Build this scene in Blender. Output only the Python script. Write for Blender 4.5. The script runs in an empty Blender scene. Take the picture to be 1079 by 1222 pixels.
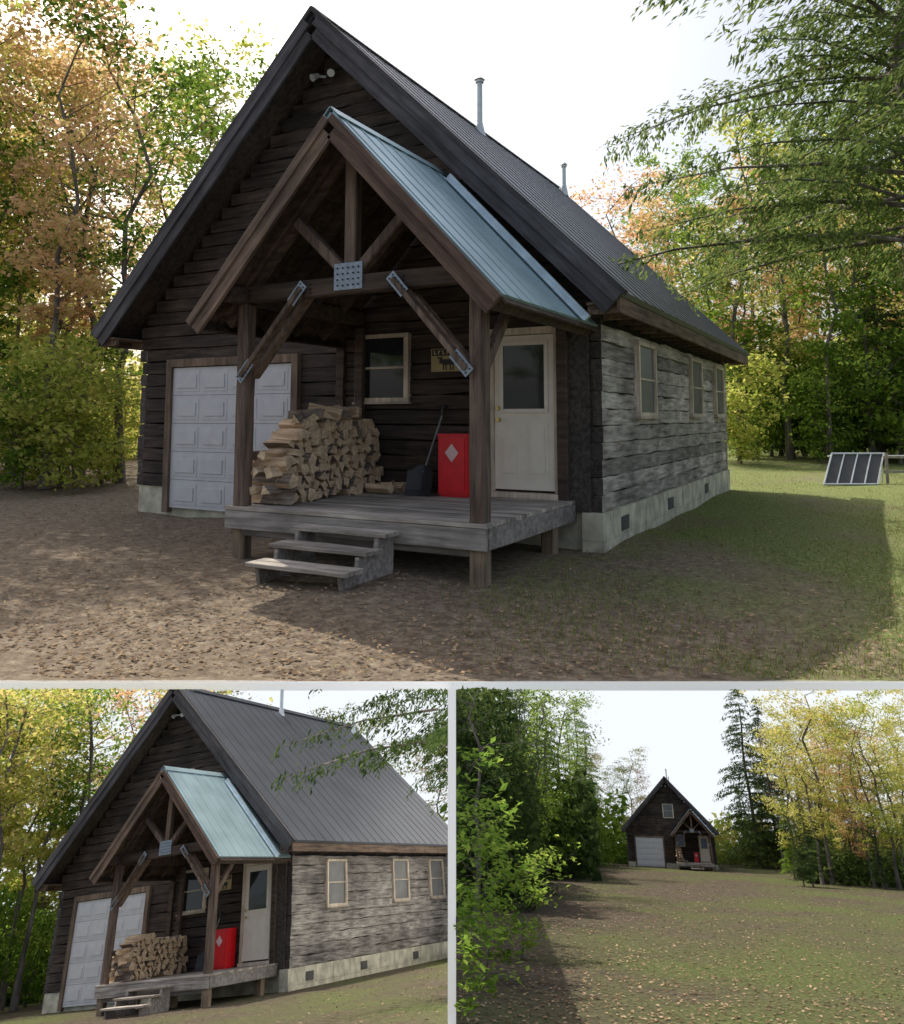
import bpy, bmesh, math, random, numpy as np
from mathutils import Matrix, Vector
random.seed(4); rng=np.random.default_rng(4)
scene=bpy.context.scene; col=scene.collection
scene.view_settings.view_transform='Standard'; scene.view_settings.look='None'
# ---------------------------------------------------------------- camera frame
F=np.array([-.4775,.8786,0]);R=np.array([.8786,.4775,0]);UP=np.array([0,0,1.])
pt=math.radians(5.62)
fw=F*math.cos(pt)+UP*math.sin(pt); up=-F*math.sin(pt)+UP*math.cos(pt)
C=np.array([0,0,1.6])
cam=bpy.data.cameras.new("camera"); co=bpy.data.objects.new("camera",cam); col.objects.link(co)
cam.sensor_fit='HORIZONTAL'; cam.sensor_width=36; cam.lens=36*925/1079; cam.shift_y=-204/1079
cam.clip_start=.05; cam.clip_end=2000
co.location=C; co.rotation_euler=(math.radians(90+5.62),0,math.radians(28.52)); scene.camera=co
# ---------------------------------------------------------------- light
az=math.radians(60); el=math.radians(46)
S=Vector((-math.sin(az)*math.cos(el),math.cos(az)*math.cos(el),math.sin(el)))
sl=bpy.data.lights.new("sun",'SUN'); sl.energy=5; sl.angle=math.radians(.5); sl.color=(1,.93,.8)
so=bpy.data.objects.new("sun",sl); so.rotation_euler=S.to_track_quat('Z','Y').to_euler(); so.location=(-20,20,30); col.objects.link(so)
w=bpy.data.worlds.new("World"); scene.world=w; w.use_nodes=True; nt=w.node_tree
bg=nt.nodes['Background']; sk=nt.nodes.new('ShaderNodeTexSky'); sk.sky_type='NISHITA'; sk.sun_disc=False
sk.sun_elevation=el; sk.sun_rotation=-az; sk.dust_density=6; sk.air_density=1.0; sk.ozone_density=1
hz=nt.nodes.new('ShaderNodeMix'); hz.data_type='RGBA'; hz.blend_type='ADD'; hz.inputs[0].default_value=1; hz.inputs[7].default_value=(1.9,1.9,1.95,1)
nt.links.new(sk.outputs[0],hz.inputs[6]); nt.links.new(hz.outputs[2],bg.inputs[0]); bg.inputs[1].default_value=.15
# ---------------------------------------------------------------- materials
def newmat(n):
    m=bpy.data.materials.new(n); m.use_nodes=True; t=m.node_tree; b=t.nodes['Principled BSDF']
    return m,t,b
def ramp(t,stops):
    r=t.nodes.new('ShaderNodeValToRGB'); e=r.color_ramp.elements
    e[0].position=stops[0][0]; e[0].color=(*stops[0][1],1); e[1].position=stops[-1][0]; e[1].color=(*stops[-1][1],1)
    for pz,c in stops[1:-1]:
        x=e.new(pz); x.color=(*c,1)
    return r
def wood(n,cd,cl,axis='X',k=1.0,rough=.85,bump=.35,ry=0,patch=(.6,1.35),st=.9):
    m,t,b=newmat(n); tc=t.nodes.new('ShaderNodeTexCoord'); mp=t.nodes.new('ShaderNodeMapping')
    sc=[11*k]*3; sc['XYZ'.index(axis)]=st*k; mp.inputs['Scale'].default_value=sc
    if ry:
        m0=t.nodes.new('ShaderNodeMapping'); m0.inputs['Rotation'].default_value=(0,ry,0); t.links.new(tc.outputs['Object'],m0.inputs[0]); t.links.new(m0.outputs[0],mp.inputs[0])
    else: t.links.new(tc.outputs['Object'],mp.inputs[0])
    nz=t.nodes.new('ShaderNodeTexNoise'); nz.inputs['Scale'].default_value=1.6; nz.inputs['Detail'].default_value=6; nz.inputs['Roughness'].default_value=.65
    t.links.new(mp.outputs[0],nz.inputs['Vector'])
    mid=tuple((a+c)/2 for a,c in zip(cd,cl))
    rp=ramp(t,[(.32,cd),(.5,mid),(.68,cl)]); t.links.new(nz.outputs['Fac'],rp.inputs[0])
    g=t.nodes.new('ShaderNodeNewGeometry')
    n2=t.nodes.new('ShaderNodeTexNoise'); n2.inputs['Scale'].default_value=1.3*k; n2.inputs['Detail'].default_value=4; n2.inputs['Roughness'].default_value=.6; t.links.new(tc.outputs['Object'],n2.inputs['Vector'])
    mr=t.nodes.new('ShaderNodeMapRange'); mr.inputs[1].default_value=0;mr.inputs[2].default_value=1; mr.inputs[3].default_value=.62; mr.inputs[4].default_value=1.3
    t.links.new(g.outputs['Random Per Island'],mr.inputs[0])
    mr2=t.nodes.new('ShaderNodeMapRange'); mr2.inputs[1].default_value=.3;mr2.inputs[2].default_value=.7; mr2.inputs[3].default_value=patch[0]; mr2.inputs[4].default_value=patch[1]
    t.links.new(n2.outputs['Fac'],mr2.inputs[0])
    mu=t.nodes.new('ShaderNodeMath'); mu.operation='MULTIPLY'; t.links.new(mr.outputs[0],mu.inputs[0]); t.links.new(mr2.outputs[0],mu.inputs[1])
    vm=t.nodes.new('ShaderNodeVectorMath'); vm.operation='SCALE'; t.links.new(rp.outputs[0],vm.inputs[0]); t.links.new(mu.outputs[0],vm.inputs['Scale'])
    t.links.new(vm.outputs[0],b.inputs['Base Color']); b.inputs['Roughness'].default_value=rough
    bp=t.nodes.new('ShaderNodeBump'); bp.inputs['Strength'].default_value=bump; bp.inputs['Distance'].default_value=.02
    t.links.new(nz.outputs['Fac'],bp.inputs['Height']); t.links.new(bp.outputs[0],b.inputs['Normal'])
    return m
def plain(n,c,rough=.6,metal=0,var=.15,scale=6,emit=0,bump=0):
    m,t,b=newmat(n); tc=t.nodes.new('ShaderNodeTexCoord'); nz=t.nodes.new('ShaderNodeTexNoise'); nz.inputs['Scale'].default_value=scale; nz.inputs['Detail'].default_value=5
    t.links.new(tc.outputs['Object'],nz.inputs['Vector'])
    rp=ramp(t,[(.3,tuple(x*(1-var) for x in c)),(.7,tuple(min(1,x*(1+var)) for x in c))]); t.links.new(nz.outputs['Fac'],rp.inputs[0])
    t.links.new(rp.outputs[0],b.inputs['Base Color']); b.inputs['Roughness'].default_value=rough; b.inputs['Metallic'].default_value=metal
    if bump:
        bp=t.nodes.new('ShaderNodeBump'); bp.inputs['Strength'].default_value=bump; bp.inputs['Distance'].default_value=.02
        t.links.new(nz.outputs['Fac'],bp.inputs['Height']); t.links.new(bp.outputs[0],b.inputs['Normal'])
    return m
def leafmat(n,cols,trans=.5):
    m=bpy.data.materials.new(n); m.use_nodes=True; t=m.node_tree; t.nodes.clear()
    o=t.nodes.new('ShaderNodeOutputMaterial'); g=t.nodes.new('ShaderNodeNewGeometry')
    oi=t.nodes.new('ShaderNodeObjectInfo')
    a=t.nodes.new('ShaderNodeMath'); a.operation='MULTIPLY_ADD'; a.inputs[1].default_value=.65; t.links.new(g.outputs['Random Per Island'],a.inputs[0])
    b2=t.nodes.new('ShaderNodeMath'); b2.operation='MULTIPLY'; b2.inputs[1].default_value=.35; t.links.new(oi.outputs['Random'],b2.inputs[0])
    t.links.new(b2.outputs[0],a.inputs[2])
    k=len(cols); rp=ramp(t,[(i/(k-1),c) for i,c in enumerate(cols)]); t.links.new(a.outputs[0],rp.inputs[0])
    d=t.nodes.new('ShaderNodeBsdfDiffuse'); tr=t.nodes.new('ShaderNodeBsdfTranslucent'); mx=t.nodes.new('ShaderNodeMixShader'); mx.inputs[0].default_value=trans
    t.links.new(rp.outputs[0],d.inputs[0]); t.links.new(rp.outputs[0],tr.inputs[0])
    t.links.new(d.outputs[0],mx.inputs[1]); t.links.new(tr.outputs[0],mx.inputs[2]); t.links.new(mx.outputs[0],o.inputs[0])
    return m
Q=math.radians(45)
M_front=wood("dark_log",(.010,.007,.006),(.075,.052,.04),'X',patch=(.5,1.6))
M_side=wood("weathered_log",(.12,.108,.096),(.5,.465,.42),'Y',bump=.9,patch=(.45,1.4),st=1.3,k=.9)
M_trimd=wood("dark_trim",(.018,.014,.013),(.1,.085,.075),'Y')
M_bargeR=wood("barge_wood",(.025,.022,.024),(.095,.09,.095),'X',.8,ry=-Q)
M_bargeL=wood("barge_wood_mirror",(.025,.022,.024),(.095,.09,.095),'X',.8,ry=Q)
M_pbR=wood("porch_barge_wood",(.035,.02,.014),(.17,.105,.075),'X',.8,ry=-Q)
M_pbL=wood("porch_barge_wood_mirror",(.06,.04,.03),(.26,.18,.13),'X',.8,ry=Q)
M_post=wood("post_wood",(.04,.028,.022),(.2,.14,.105),'Z',.8)
M_beam=wood("beam_wood",(.022,.015,.011),(.1,.068,.05),'X',.8)
M_deck=wood("deck_wood",(.18,.155,.13),(.48,.43,.38),'X')
M_skirt=wood("skirt_wood",(.14,.125,.115),(.38,.35,.32),'X')
M_foot=wood("footing_wood",(.12,.085,.055),(.34,.26,.18),'Z')
M_frame=wood("window_frame_wood",(.36,.3,.23),(.6,.52,.42),'Z')
M_dframe=wood("door_frame_wood",(.09,.06,.04),(.22,.155,.11),'Z')
M_eave=wood("eave_wood",(.05,.035,.025),(.2,.135,.09),'Y')
M_metal=plain("dark_metal_roof",(.11,.12,.14),.5,.6,.12,1.2)
M_pmetal=plain("blue_metal_roof",(.36,.49,.53),.42,.5,.15,1.5)
M_flash=plain("flashing",(.55,.64,.7),.35,.7)
M_plate=plain("galvanized_plate",(.26,.31,.37),.45,.5,.2,20)
M_pipe=plain("flue_metal",(.6,.65,.65),.4,.3)
M_dark=plain("gap_shade",(.008,.007,.006),.9)  # near-black sheet behind the logs, paints the shade in the chinks
M_conc=plain("concrete",(.48,.46,.36),.9,0,.35,4,bump=.3)
M_concd=plain("vent",(.06,.06,.06),.7)
M_glass=plain("window_glass",(.02,.025,.025),.04,0,.2)
M_blind=plain("window_screen",(.12,.125,.12),.3,0,.25,3)
M_white=plain("garage_door_paint",(.55,.55,.57),.5,0,.06)
M_cream=plain("door_paint",(.74,.68,.59),.45,0,.05)
M_brass=plain("brass",(.5,.38,.15),.3,.9)
M_red=plain("red_paint",(.7,.010,.018),.35,0,.12)
M_label=plain("white_label",(.72,.5,.5),.5)
M_black=plain("black_plastic",(.015,.015,.018),.5)
M_grey=plain("grey_handle",(.2,.2,.2),.5)
M_sign=plain("sign_board",(.38,.3,.14),.6)
M_letter=plain("sign_letter_paint",(.6,.5,.24),.6)
M_lamp=plain("lamp_white",(.6,.6,.56),.4)
M_wend=wood("wood_end",(.42,.29,.17),(.8,.64,.45),'X',2,.9,.4)
M_wsplit=wood("wood_split",(.38,.25,.15),(.74,.57,.39),'X',1.5,.9,.4)
M_bark=wood("wood_bark",(.1,.07,.05),(.36,.3,.25),'X',2,.95,.6)
M_trunk=wood("tree_bark",(.05,.042,.035),(.26,.23,.195),'Z',.6,.95,.6)
M_stand,t,b=newmat("white_stand_paint_glow"); b.inputs['Base Color'].default_value=(.95,.95,.95,1); b.inputs['Roughness'].default_value=.5; b.inputs['Emission Color'].default_value=(1,1,1,1); b.inputs['Emission Strength'].default_value=.3  # white paint plus a faint added glow so the shaded boards look whiter
L_yel=leafmat("leaves_yellow",[(.26,.34,.06),(.42,.48,.09),(.64,.6,.18),(.74,.56,.26)],.6)
L_org=leafmat("leaves_orange",[(.48,.46,.15),(.68,.52,.23),(.78,.5,.3),(.7,.4,.28)],.6)
L_grn=leafmat("leaves_green",[(.06,.12,.02),(.13,.23,.035),(.25,.37,.06),(.42,.5,.1)],.6)
L_dk=leafmat("leaves_dark",[(.02,.045,.015),(.05,.085,.027),(.095,.14,.04),(.16,.2,.065)],.45)
L_hem=leafmat("leaves_hemlock",[(.035,.065,.025),(.08,.13,.04),(.15,.21,.06),(.26,.3,.1)],.55)
L_litter=leafmat("leaf_litter",[(.08,.055,.035),(.19,.13,.085),(.34,.25,.16),(.55,.42,.3)],.15)
L_grass=leafmat("grass_blades",[(.08,.11,.03),(.15,.2,.05),(.28,.31,.1),(.42,.38,.18)],.4)
# ---------------------------------------------------------------- mesh builder
def nrm(v): v=np.array(v,float); return v/np.linalg.norm(v)
class MB:
    def __init__(s): s.v=[];s.f=[];s.m=[]
    def hexa(s,P,mi=0):
        b=len(s.v); s.v+=[tuple(q) for q in P]
        for q in ((3,2,1,0),(4,5,6,7),(0,1,5,4),(1,2,6,5),(2,3,7,6),(3,0,4,7)): s.f.append(tuple(b+i for i in q)); s.m.append(mi)
    def obox(s,o,a,b,n,a0,a1,b0,b1,n0,n1,mi=0):
        o,a,b,n=[np.array(x,float) for x in (o,a,b,n)]
        P=[o+a*x+b*y+n*z for z in (n0,n1) for x,y in ((a0,b0),(a1,b0),(a1,b1),(a0,b1))]
        s.hexa(P,mi)
    def box(s,x0,x1,y0,y1,z0,z1,mi=0): s.obox((0,0,0),(1,0,0),(0,1,0),(0,0,1),x0,x1,y0,y1,z0,z1,mi)
    def beam(s,p0,p1,wd,h,mi=0,upv=(0,0,1),seg=1,jit=0,ch=.12,jz=None,capmi=None):
        p0=np.array(p0,float);p1=np.array(p1,float);d=nrm(p1-p0); u=np.array(upv,float); sd=nrm(np.cross(d,u)); u=np.cross(sd,d)
        b=len(s.v); jz=jit if jz is None else jz
        c=min(wd,h)*ch
        prof=[(-wd/2+c,-h/2),(wd/2-c,-h/2),(wd/2,-h/2+c),(wd/2,h/2-c),(wd/2-c,h/2),(-wd/2+c,h/2),(-wd/2,h/2-c),(-wd/2,-h/2+c)]
        for i in range(seg+1):
            q=p0+(p1-p0)*i/seg
            jt,jb=(rng.normal(0,jz,2) if jz else (0,0)); js=rng.normal(0,jit,2) if jit else (0,0)
            for k,(x,y) in enumerate(prof):
                s.v.append(tuple(q+sd*(x+(js[0] if x>0 else js[1]))+u*(y+(jt if y>0 else jb))))
        for i in range(seg):
            for k in range(8):
                a=b+i*8+k; a2=b+i*8+(k+1)%8
                s.f.append((a,a2,a2+8,a+8)); s.m.append(mi)
        s.f.append(tuple(b+k for k in range(7,-1,-1))); s.m.append(mi if capmi is None else capmi)
        s.f.append(tuple(b+seg*8+k for k in range(8))); s.m.append(mi)
    def cyl(s,p0,p1,r0,r1=None,n=12,mi=0):
        r1=r0 if r1 is None else r1
        p0=np.array(p0,float);p1=np.array(p1,float);d=nrm(p1-p0); t=np.array((0,0,1.)) if abs(d[2])<.9 else np.array((1.,0,0))
        a=nrm(np.cross(d,t)); c=np.cross(d,a); b=len(s.v)
        for q,r in ((p0,r0),(p1,r1)):
            for k in range(n):
                th=2*math.pi*k/n; s.v.append(tuple(q+(a*math.cos(th)+c*math.sin(th))*r))
        for k in range(n): s.f.append((b+k,b+(k+1)%n,b+n+(k+1)%n,b+n+k)); s.m.append(mi)
        s.f.append(tuple(b+k for k in range(n-1,-1,-1))); s.m.append(mi); s.f.append(tuple(b+n+k for k in range(n))); s.m.append(mi)
    def obj(s,name,mats,parent=None,origin=(0,0,0),fix=True):
        me=bpy.data.meshes.new(name); O=np.array(origin,float)
        me.from_pydata((np.array(s.v)-O).tolist(),[],s.f)
        for m in mats: me.materials.append(m)
        me.polygons.foreach_set('material_index',s.m); me.update()
        if fix:
            bm=bmesh.new(); bm.from_mesh(me); bmesh.ops.recalc_face_normals(bm,faces=bm.faces); bm.to_mesh(me); bm.free()
        o=bpy.data.objects.new(name,me); col.objects.link(o)
        if parent is not None:
            o.parent=parent
            o.location=Vector(O)-Vector(parent_origin(parent))
        else: o.location=O
        return o
def parent_origin(p):
    l=Vector(p.location)
    while p.parent is not None: p=p.parent; l=l+Vector(p.location)
    return l
def empty(name,loc):
    e=bpy.data.objects.new(name,None); e.location=loc; e.empty_display_size=.3; col.objects.link(e); return e
X=(1,0,0);Y=(0,1,0);Z=(0,0,1)
# ================================================================= HOUSE
HO=(-7.15,9.39,0)
house=empty("log_cabin",HO); house["label"]="dark log cabin with gabled porch and metal roof"; house["category"]="house"
things=[house]
xl,xr,yf,yb=-11.33,-2.98,9.39,18.55; hr=7.71; xc=-7.15
zf=.43; pitch=.213
def part(mb,name,mats,parent=house,org=HO): return mb.obj(name,mats,parent,org)
mb=MB()
for (a,b2,c,d) in ((xl+.02,xr-.02,yf+.02,yf+.25),(xl+.02,xr-.02,yb-.25,yb-.02),(xl+.02,xl+.25,yf+.26,yb-.26)): mb.box(a,b2,c,d,-.3,zf)
y=yf-.12; i=0
while y<yb:
    for k in range(2): mb.box(xr-.24,xr+.035-.004*((i+k)%2),y,min(y+.397,yb+.05),-.2+k*.3,.1+k*.335-.004)
    y+=.4;i+=1
part(mb,"foundation",[M_conc])
for yy in (10.0,12.6,15.6):
    mb=MB(); mb.box(xr+.03,xr+.045,yy,yy+.34,.14,.32); part(mb,"foundation_vent",[M_concd])
def halfw(h): return min(4.17,hr-.22-h)
mb=MB(); mbs=MB(); mbl=MB(); h=zf; i=0
mb.obox((0,yf+.09,0),X,Z,Y,xl+.05,xr-.05,zf,2.9,0,.04,1)
P=[(xl+.05,yf+.09,2.9),(xr-.05,yf+.09,2.9),(xc,yf+.09,hr-.4)]
b0=len(mb.v); mb.v+=P; mb.f.append((b0,b0+1,b0+2)); mb.m.append(1)
while h<hr-.4:
    hw=halfw(h+pitch)
    ext=-.12 if h<2.75 else 0
    off=rng.normal(0,.008)
    mb.beam((xc-hw-ext,yf+.06+off,h+pitch/2),(xc+hw+ext,yf+.06+off,h+pitch/2),.14,pitch-.014,0,seg=18,jit=.005,jz=.008,ch=.05)
    if h<2.7:
        e2=rng.uniform(-.01,.02)
        for mbb,xx,o2 in ((mbs,xr-.07,rng.normal(0,.012)),(mbl,xl+.07,0)):
            mbb.beam((xx+o2,yf-e2,h+pitch/2),(xx+o2,yb+.05,h+pitch/2),.15,pitch-.008,0,seg=30,jit=.008,jz=.008,ch=.06,capmi=2)
    h+=pitch;i+=1
mbs.box(xr-.12,xr-.09,yf+.2,yb-.1,zf,2.9,1)
part(mb,"front_wall",[M_front,M_dark]); part(mbs,"side_wall",[M_side,M_dark,M_trimd]); part(mbl,"side_wall",[M_side,M_dark,M_trimd])
mb=MB(); h=zf
while h<hr-.5:
    hw=halfw(h+pitch); mb.beam((xc-hw,yb-.06,h+pitch/2),(xc+hw,yb-.06,h+pitch/2),.14,pitch-.01,0,seg=3,jit=.004); h+=pitch
part(mb,"back_wall",[M_side])
mb=MB(); mb.beam((-3.28,yf-.03,zf),(-3.28,yf-.03,2.75),.3,.05,0,upv=Y,seg=8,jit=.003); part(mb,"corner_trim",[M_trimd])
mb=MB(); mb.beam((-6.98,yf-.03,.6),(-6.98,yf-.03,2.9),.14,.05,0,upv=Y,seg=8,jit=.003); part(mb,"wall_trim",[M_beam])
# roof
y0,y1=8.79,19.2
s2=1/math.sqrt(2)
mb=MB()
for sgn in (1,-1):
    a=(0,1,0); b=(sgn*s2,0,-s2); n=(sgn*s2,0,s2); o=(xc,0,hr)
    L=4.65/s2
    mb.obox(o,a,b,n,y0,y1,0.0,L,-.07,-.0,0)
    yy=y0+.1
    while yy<y1:
        mb.obox(o,a,b,n,yy,yy+.05,.02,L+.02,.001,.011,0)
        yy+=.45
    mb.obox(o,a,b,n,y0-.04,y1+.03,-.02,.16,.030,.042,0)
roof=part(mb,"roof",[M_metal])
mb=MB()
for sgn in (1,-1):
    b=(sgn*s2,0,-s2); n=(sgn*s2,0,s2)
    mb.obox((xc,0,hr),Y,b,n,y0+.02,y1-.02,.12,4.65/s2-.02,-.11,-.072,0)
part(mb,"roof_sheathing",[M_beam])
for sgn in (1,-1):
    mb=MB(); b=(sgn*s2,0,-s2); n=(sgn*s2,0,s2)
    mb.obox((xc,0,hr),Y,b,n,y0-.045,y0-.003,.30,4.66/s2,-.33,-.03,0)
    mb.obox((xc,0,hr),Y,b,n,y0-.075,y0-.002,-.02,4.68/s2,-.028,.035,0)
    mb.obox((xc,0,hr),Y,b,n,y0-.075,y0-.047,.2,4.66/s2,-.16,-.03,0)
    o=part(mb,"barge_board",[M_bargeR if sgn>0 else M_bargeL])
for sgn in (1,-1):
    mb=MB()
    xe=xc+sgn*4.60; xw=xc+sgn*4.19
    mb.box(min(xe,xe-sgn*.04),max(xe,xe-sgn*.04),y0,y1,2.82,3.0)
    yy=y0+.05
    while yy<y1:
        mb.box(min(xw,xe-sgn*.045),max(xw,xe-sgn*.045),yy,yy+.06,2.82,2.93); yy+=.6
    mb.box(min(xw,xe-sgn*.045),max(xw,xe-sgn*.045),y0+.01,y1-.01,2.932,2.96)
    part(mb,"eave",[M_eave])
def pipe(x,y,z0,z1,r,nm):
    mb=MB(); mb.cyl((x,y,z0),(x,y,z1-.12),r,n=16); mb.cyl((x,y,z0),(x,y,z0+.3),r*2.2,r*1.1,16)
    mb.cyl((x,y,z1-.13),(x,y,z1-.09),r*1.5,r*1.5,16); mb.cyl((x,y,z1-.07),(x,y,z1),r*1.9,r*.6,16)
    return mb.obj(nm,[M_pipe],roof,(x,y,z0))
pipe(-6.95,14.0,7.4,8.7,.06,"chimney"); pipe(-6.8,18.6,7.3,8.2,.05,"chimney")
def window(o,a,n,wd,ht,nm="window",glass=M_blind,parent=house):
    mb=MB(); t=.06
    for (a0,a1,b0,b1) in ((-wd/2,wd/2,ht/2-t,ht/2),(-wd/2,wd/2,-ht/2,-ht/2+t),(-wd/2,-wd/2+t,-ht/2+t,ht/2-t),(wd/2-t,wd/2,-ht/2+t,ht/2-t)):
        mb.obox(o,a,Z,n,a0+.001,a1-.001,b0+.001,b1-.001,-.04,.065,0)
    mb.obox(o,a,Z,n,-wd/2-.025,wd/2+.025,-ht/2-.03,-ht/2-.001,-.04,.085,0)
    wi=part(mb,nm,[M_frame])
    mb=MB(); mb.obox(o,a,Z,n,-wd/2+t,wd/2-t,-ht/2+t,ht/2-t,.018,.024,0); g=mb.obj("glass",[glass],wi,HO)
    mb=MB(); mb.obox(o,a,Z,n,-wd/2+t,wd/2-t,-.015,.015,.025,.05,0)
    for s_ in (-1,1): mb.obox(o,a,Z,n,s_*(wd/2-t-.014)-.014,s_*(wd/2-t-.014)+.014,-ht/2+t,ht/2-t,.025,.046,0)
    mb.obj("sash",[M_frame],wi,HO)
    return wi
for yy in (11.42,15.05,17.5): window((xr+.012,yy,2.15),(0,-1,0),(1,0,0),1.0,1.08)
window((-6.23,yf-.01,2.31),X,(0,-1,0),.92,.98,glass=M_glass)
window((xc+.05,yf-.01,4.75),X,(0,-1,0),1.05,1.2,glass=M_blind)
# garage door
o=(-9.18,yf-.015,0); n=(0,-1,0)
mb=MB(); wd=2.6
for r_ in range(5):
    z0=.1+r_*.468; mb.obox(o,X,Z,n,-wd/2,wd/2,z0,z0+.462,.0,.035,0)
    for c_ in range(4):
        a0=-wd/2+.06+c_*.63
        mb.obox(o,X,Z,n,a0,a0+.56,z0+.06,z0+.40,.034,.042,0); mb.obox(o,X,Z,n,a0+.06,a0+.5,z0+.12,z0+.34,.041,.056,0)
gd=part(mb,"garage_door",[M_white])
mb=MB()
for a0,a1,b0,b1 in ((-wd/2-.13,-wd/2-.005,.02,2.58),(wd/2+.005,wd/2+.13,.02,2.58),(-wd/2-.004,wd/2+.004,2.45,2.58)): mb.obox(o,X,Z,n,a0,a1,b0,b1,-.03,.08,0)
mb.obj("door_frame",[M_dframe],gd,HO)
# entry door
o=(-4.005,yf-.015,.64)
mb=MB(); mb.obox(o,X,Z,n,-.42,.42,.03,2.03,.0,.045,0)
for a0 in (-.34,.04):
    mb.obox(o,X,Z,n,a0,a0+.3,.18,.88,.044,.052,0); mb.obox(o,X,Z,n,a0+.05,a0+.25,.24,.82,.051,.064,0)
for a0,a1,b0,b1 in ((-.34,-.29,1.02,1.95),(.29,.34,1.02,1.95),(-.289,.289,1.9,1.95),(-.289,.289,1.02,1.07)): mb.obox(o,X,Z,n,a0,a1,b0,b1,.044,.065,0)
dr=part(mb,"entry_door",[M_cream])
mb=MB(); mb.obox(o,X,Z,n,-.289,.289,1.07,1.9,.046,.05,0); mb.obj("glass",[M_glass],dr,HO)
mb=MB()
for zz in (.93,1.08): mb.cyl((o[0]-.36,o[1]-.045,o[2]+zz),(o[0]-.36,o[1]-.10,o[2]+zz),.03,.026,12)
mb.obj("handle",[M_brass],dr,HO)
mb=MB()
for a0,a1,b0,b1 in ((-.5,-.425,0,2.13),(.425,.5,0,2.13),(-.424,.424,2.04,2.13),): mb.obox(o,X,Z,n,a0,a1,b0,b1,-.03,.075,0)
mb.obox(o,X,Z,n,-.5,.5,-.07,-.003,-.03,.12,0)
mb.obj("door_frame",[M_frame],dr,HO)
for s_ in (-.14,.14):
    mb=MB()
    mb.cyl((-7.3+s_*.5,yf,6.95),(-7.3+s_,yf-.12,6.93),.02,.02,10); mb.cyl((-7.3+s_,yf-.1,6.95),(-7.3+s_*1.3,yf-.2,6.88),.035,.06,14)
    part(mb,"flood_lamp",[M_lamp])
# ---- porch
px0,px1,py0,py1=-6.73,-3.35,6.85,yf-.02; dz=.57
mb=MB(); yy=py0-.03
while yy<py1-.1:
    mb.beam((px0-.02,yy+.07,dz-.02),(px1+.02,yy+.07,dz-.02),.135,.04,0,seg=5,jit=.0015); yy+=.142
deck=part(mb,"porch_deck",[M_deck])
mb=MB()
mb.beam((px0,py0,dz-.15),(px1+.01,py0,dz-.15),.05,.21,0,seg=6,jit=.002)
mb.beam((px1,py0+.03,dz-.15),(px1,py1,dz-.15),.05,.21,0,seg=4,jit=.002)
mb.beam((px0,py0+.03,dz-.15),(px0,py1,dz-.15),.05,.21,0,seg=4,jit=.002)
mb.beam((px0+.03,py0+.1,dz-.29),(px1-.03,py0+.1,dz-.29),.1,.09,0)
for xx in (-6.2,-5.6,-5.0,-4.4,-3.8): mb.beam((xx,py0+.03,dz-.13),(xx,py1,dz-.13),.04,.16,0)
mb.obj("skirt_board",[M_skirt],deck,HO)
for x_,y_ in ((-3.46,6.95),(-6.6,6.98),(-5.0,7.6),(-3.5,8.9),(-6.6,8.9)):
    mb=MB(); mb.beam((x_,y_,-.25),(x_,y_,dz-.26),.17,.17,0,upv=Y,seg=3,jit=.002); mb.obj("footing",[M_foot],deck,HO)
for x_ in (-3.46,-6.58):
    mb=MB(); mb.beam((x_,6.95,dz),(x_,6.95,2.94),.17,.17,0,upv=Y,seg=8,jit=.0025); part(mb,"porch_post",[M_post])
for x_ in (-3.46,-6.58):
    mb=MB(); mb.beam((x_,9.3,dz),(x_,9.3,2.9),.14,.1,0,upv=Y,seg=4); part(mb,"wall_post",[M_beam])
pc=-5.03; ph=4.93; py=6.52
ang=math.atan2(2.18,2.03); cb,sb=math.cos(ang),math.sin(ang); PL=2.98
mb=MB()
for sg in (1,-1):
    b=(sg*cb,0,-sb); n_=(sg*sb,0,cb)
    mb.obox((pc,0,ph),Y,b,n_,py,9.36,0,PL,-.03,0,0)
    yy=py+.1
    while yy<9.3:
        mb.obox((pc,0,ph),Y,b,n_,yy,yy+.03,.02,PL+.01,.001,.010,0); yy+=.3
    mb.obox((pc,0,ph),Y,b,n_,py-.03,9.36,-.01,.14,.016,.024,0)
proof=part(mb,"porch_roof",[M_pmetal])
mb=MB()
for sg in (1,-1):
    b=(sg*cb,0,-sb); n_=(sg*sb,0,cb); yy=py+.03
    d=.12
    while d<PL-.05:
        mb.obox((pc,0,ph),Y,b,n_,py+.03,9.34,d,d+.135,-.055,-.031,0); d+=.14
    for yy in (6.95,7.55,8.15,8.75): mb.obox((pc,0,ph),Y,b,n_,yy,yy+.06,.25,PL-.1,-.2,-.057,0)
    mb.obox((pc,0,ph),Y,b,n_,py+.02,9.34,PL-.03,PL,-.2,-.031,0)
mb.obj("porch_rafter",[M_beam],proof,HO)
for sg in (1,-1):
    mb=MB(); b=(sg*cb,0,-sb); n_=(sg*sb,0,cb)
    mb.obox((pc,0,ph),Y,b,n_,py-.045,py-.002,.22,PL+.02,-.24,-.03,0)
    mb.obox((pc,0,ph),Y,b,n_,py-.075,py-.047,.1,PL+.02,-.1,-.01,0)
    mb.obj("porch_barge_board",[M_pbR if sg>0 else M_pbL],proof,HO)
mb=MB(); mb.obox((pc,0,ph),Y,(cb,0,-sb),(sb,0,cb),8.68,8.74,.3,PL+.05,.026,.11,0)
mb.obox((pc,0,ph),Y,(cb,0,-sb),(sb,0,cb),8.62,8.678,.3,PL+.05,.026,.034,0)
mb.obj("flashing",[M_flash],proof,HO)
for x_ in (-3.46,-6.58):
    mb=MB(); mb.beam((x_,6.6,3.04),(x_,9.3,3.04),.14,.2,0,seg=3); part(mb,"porch_plate",[M_beam])
yt=6.94
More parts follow.
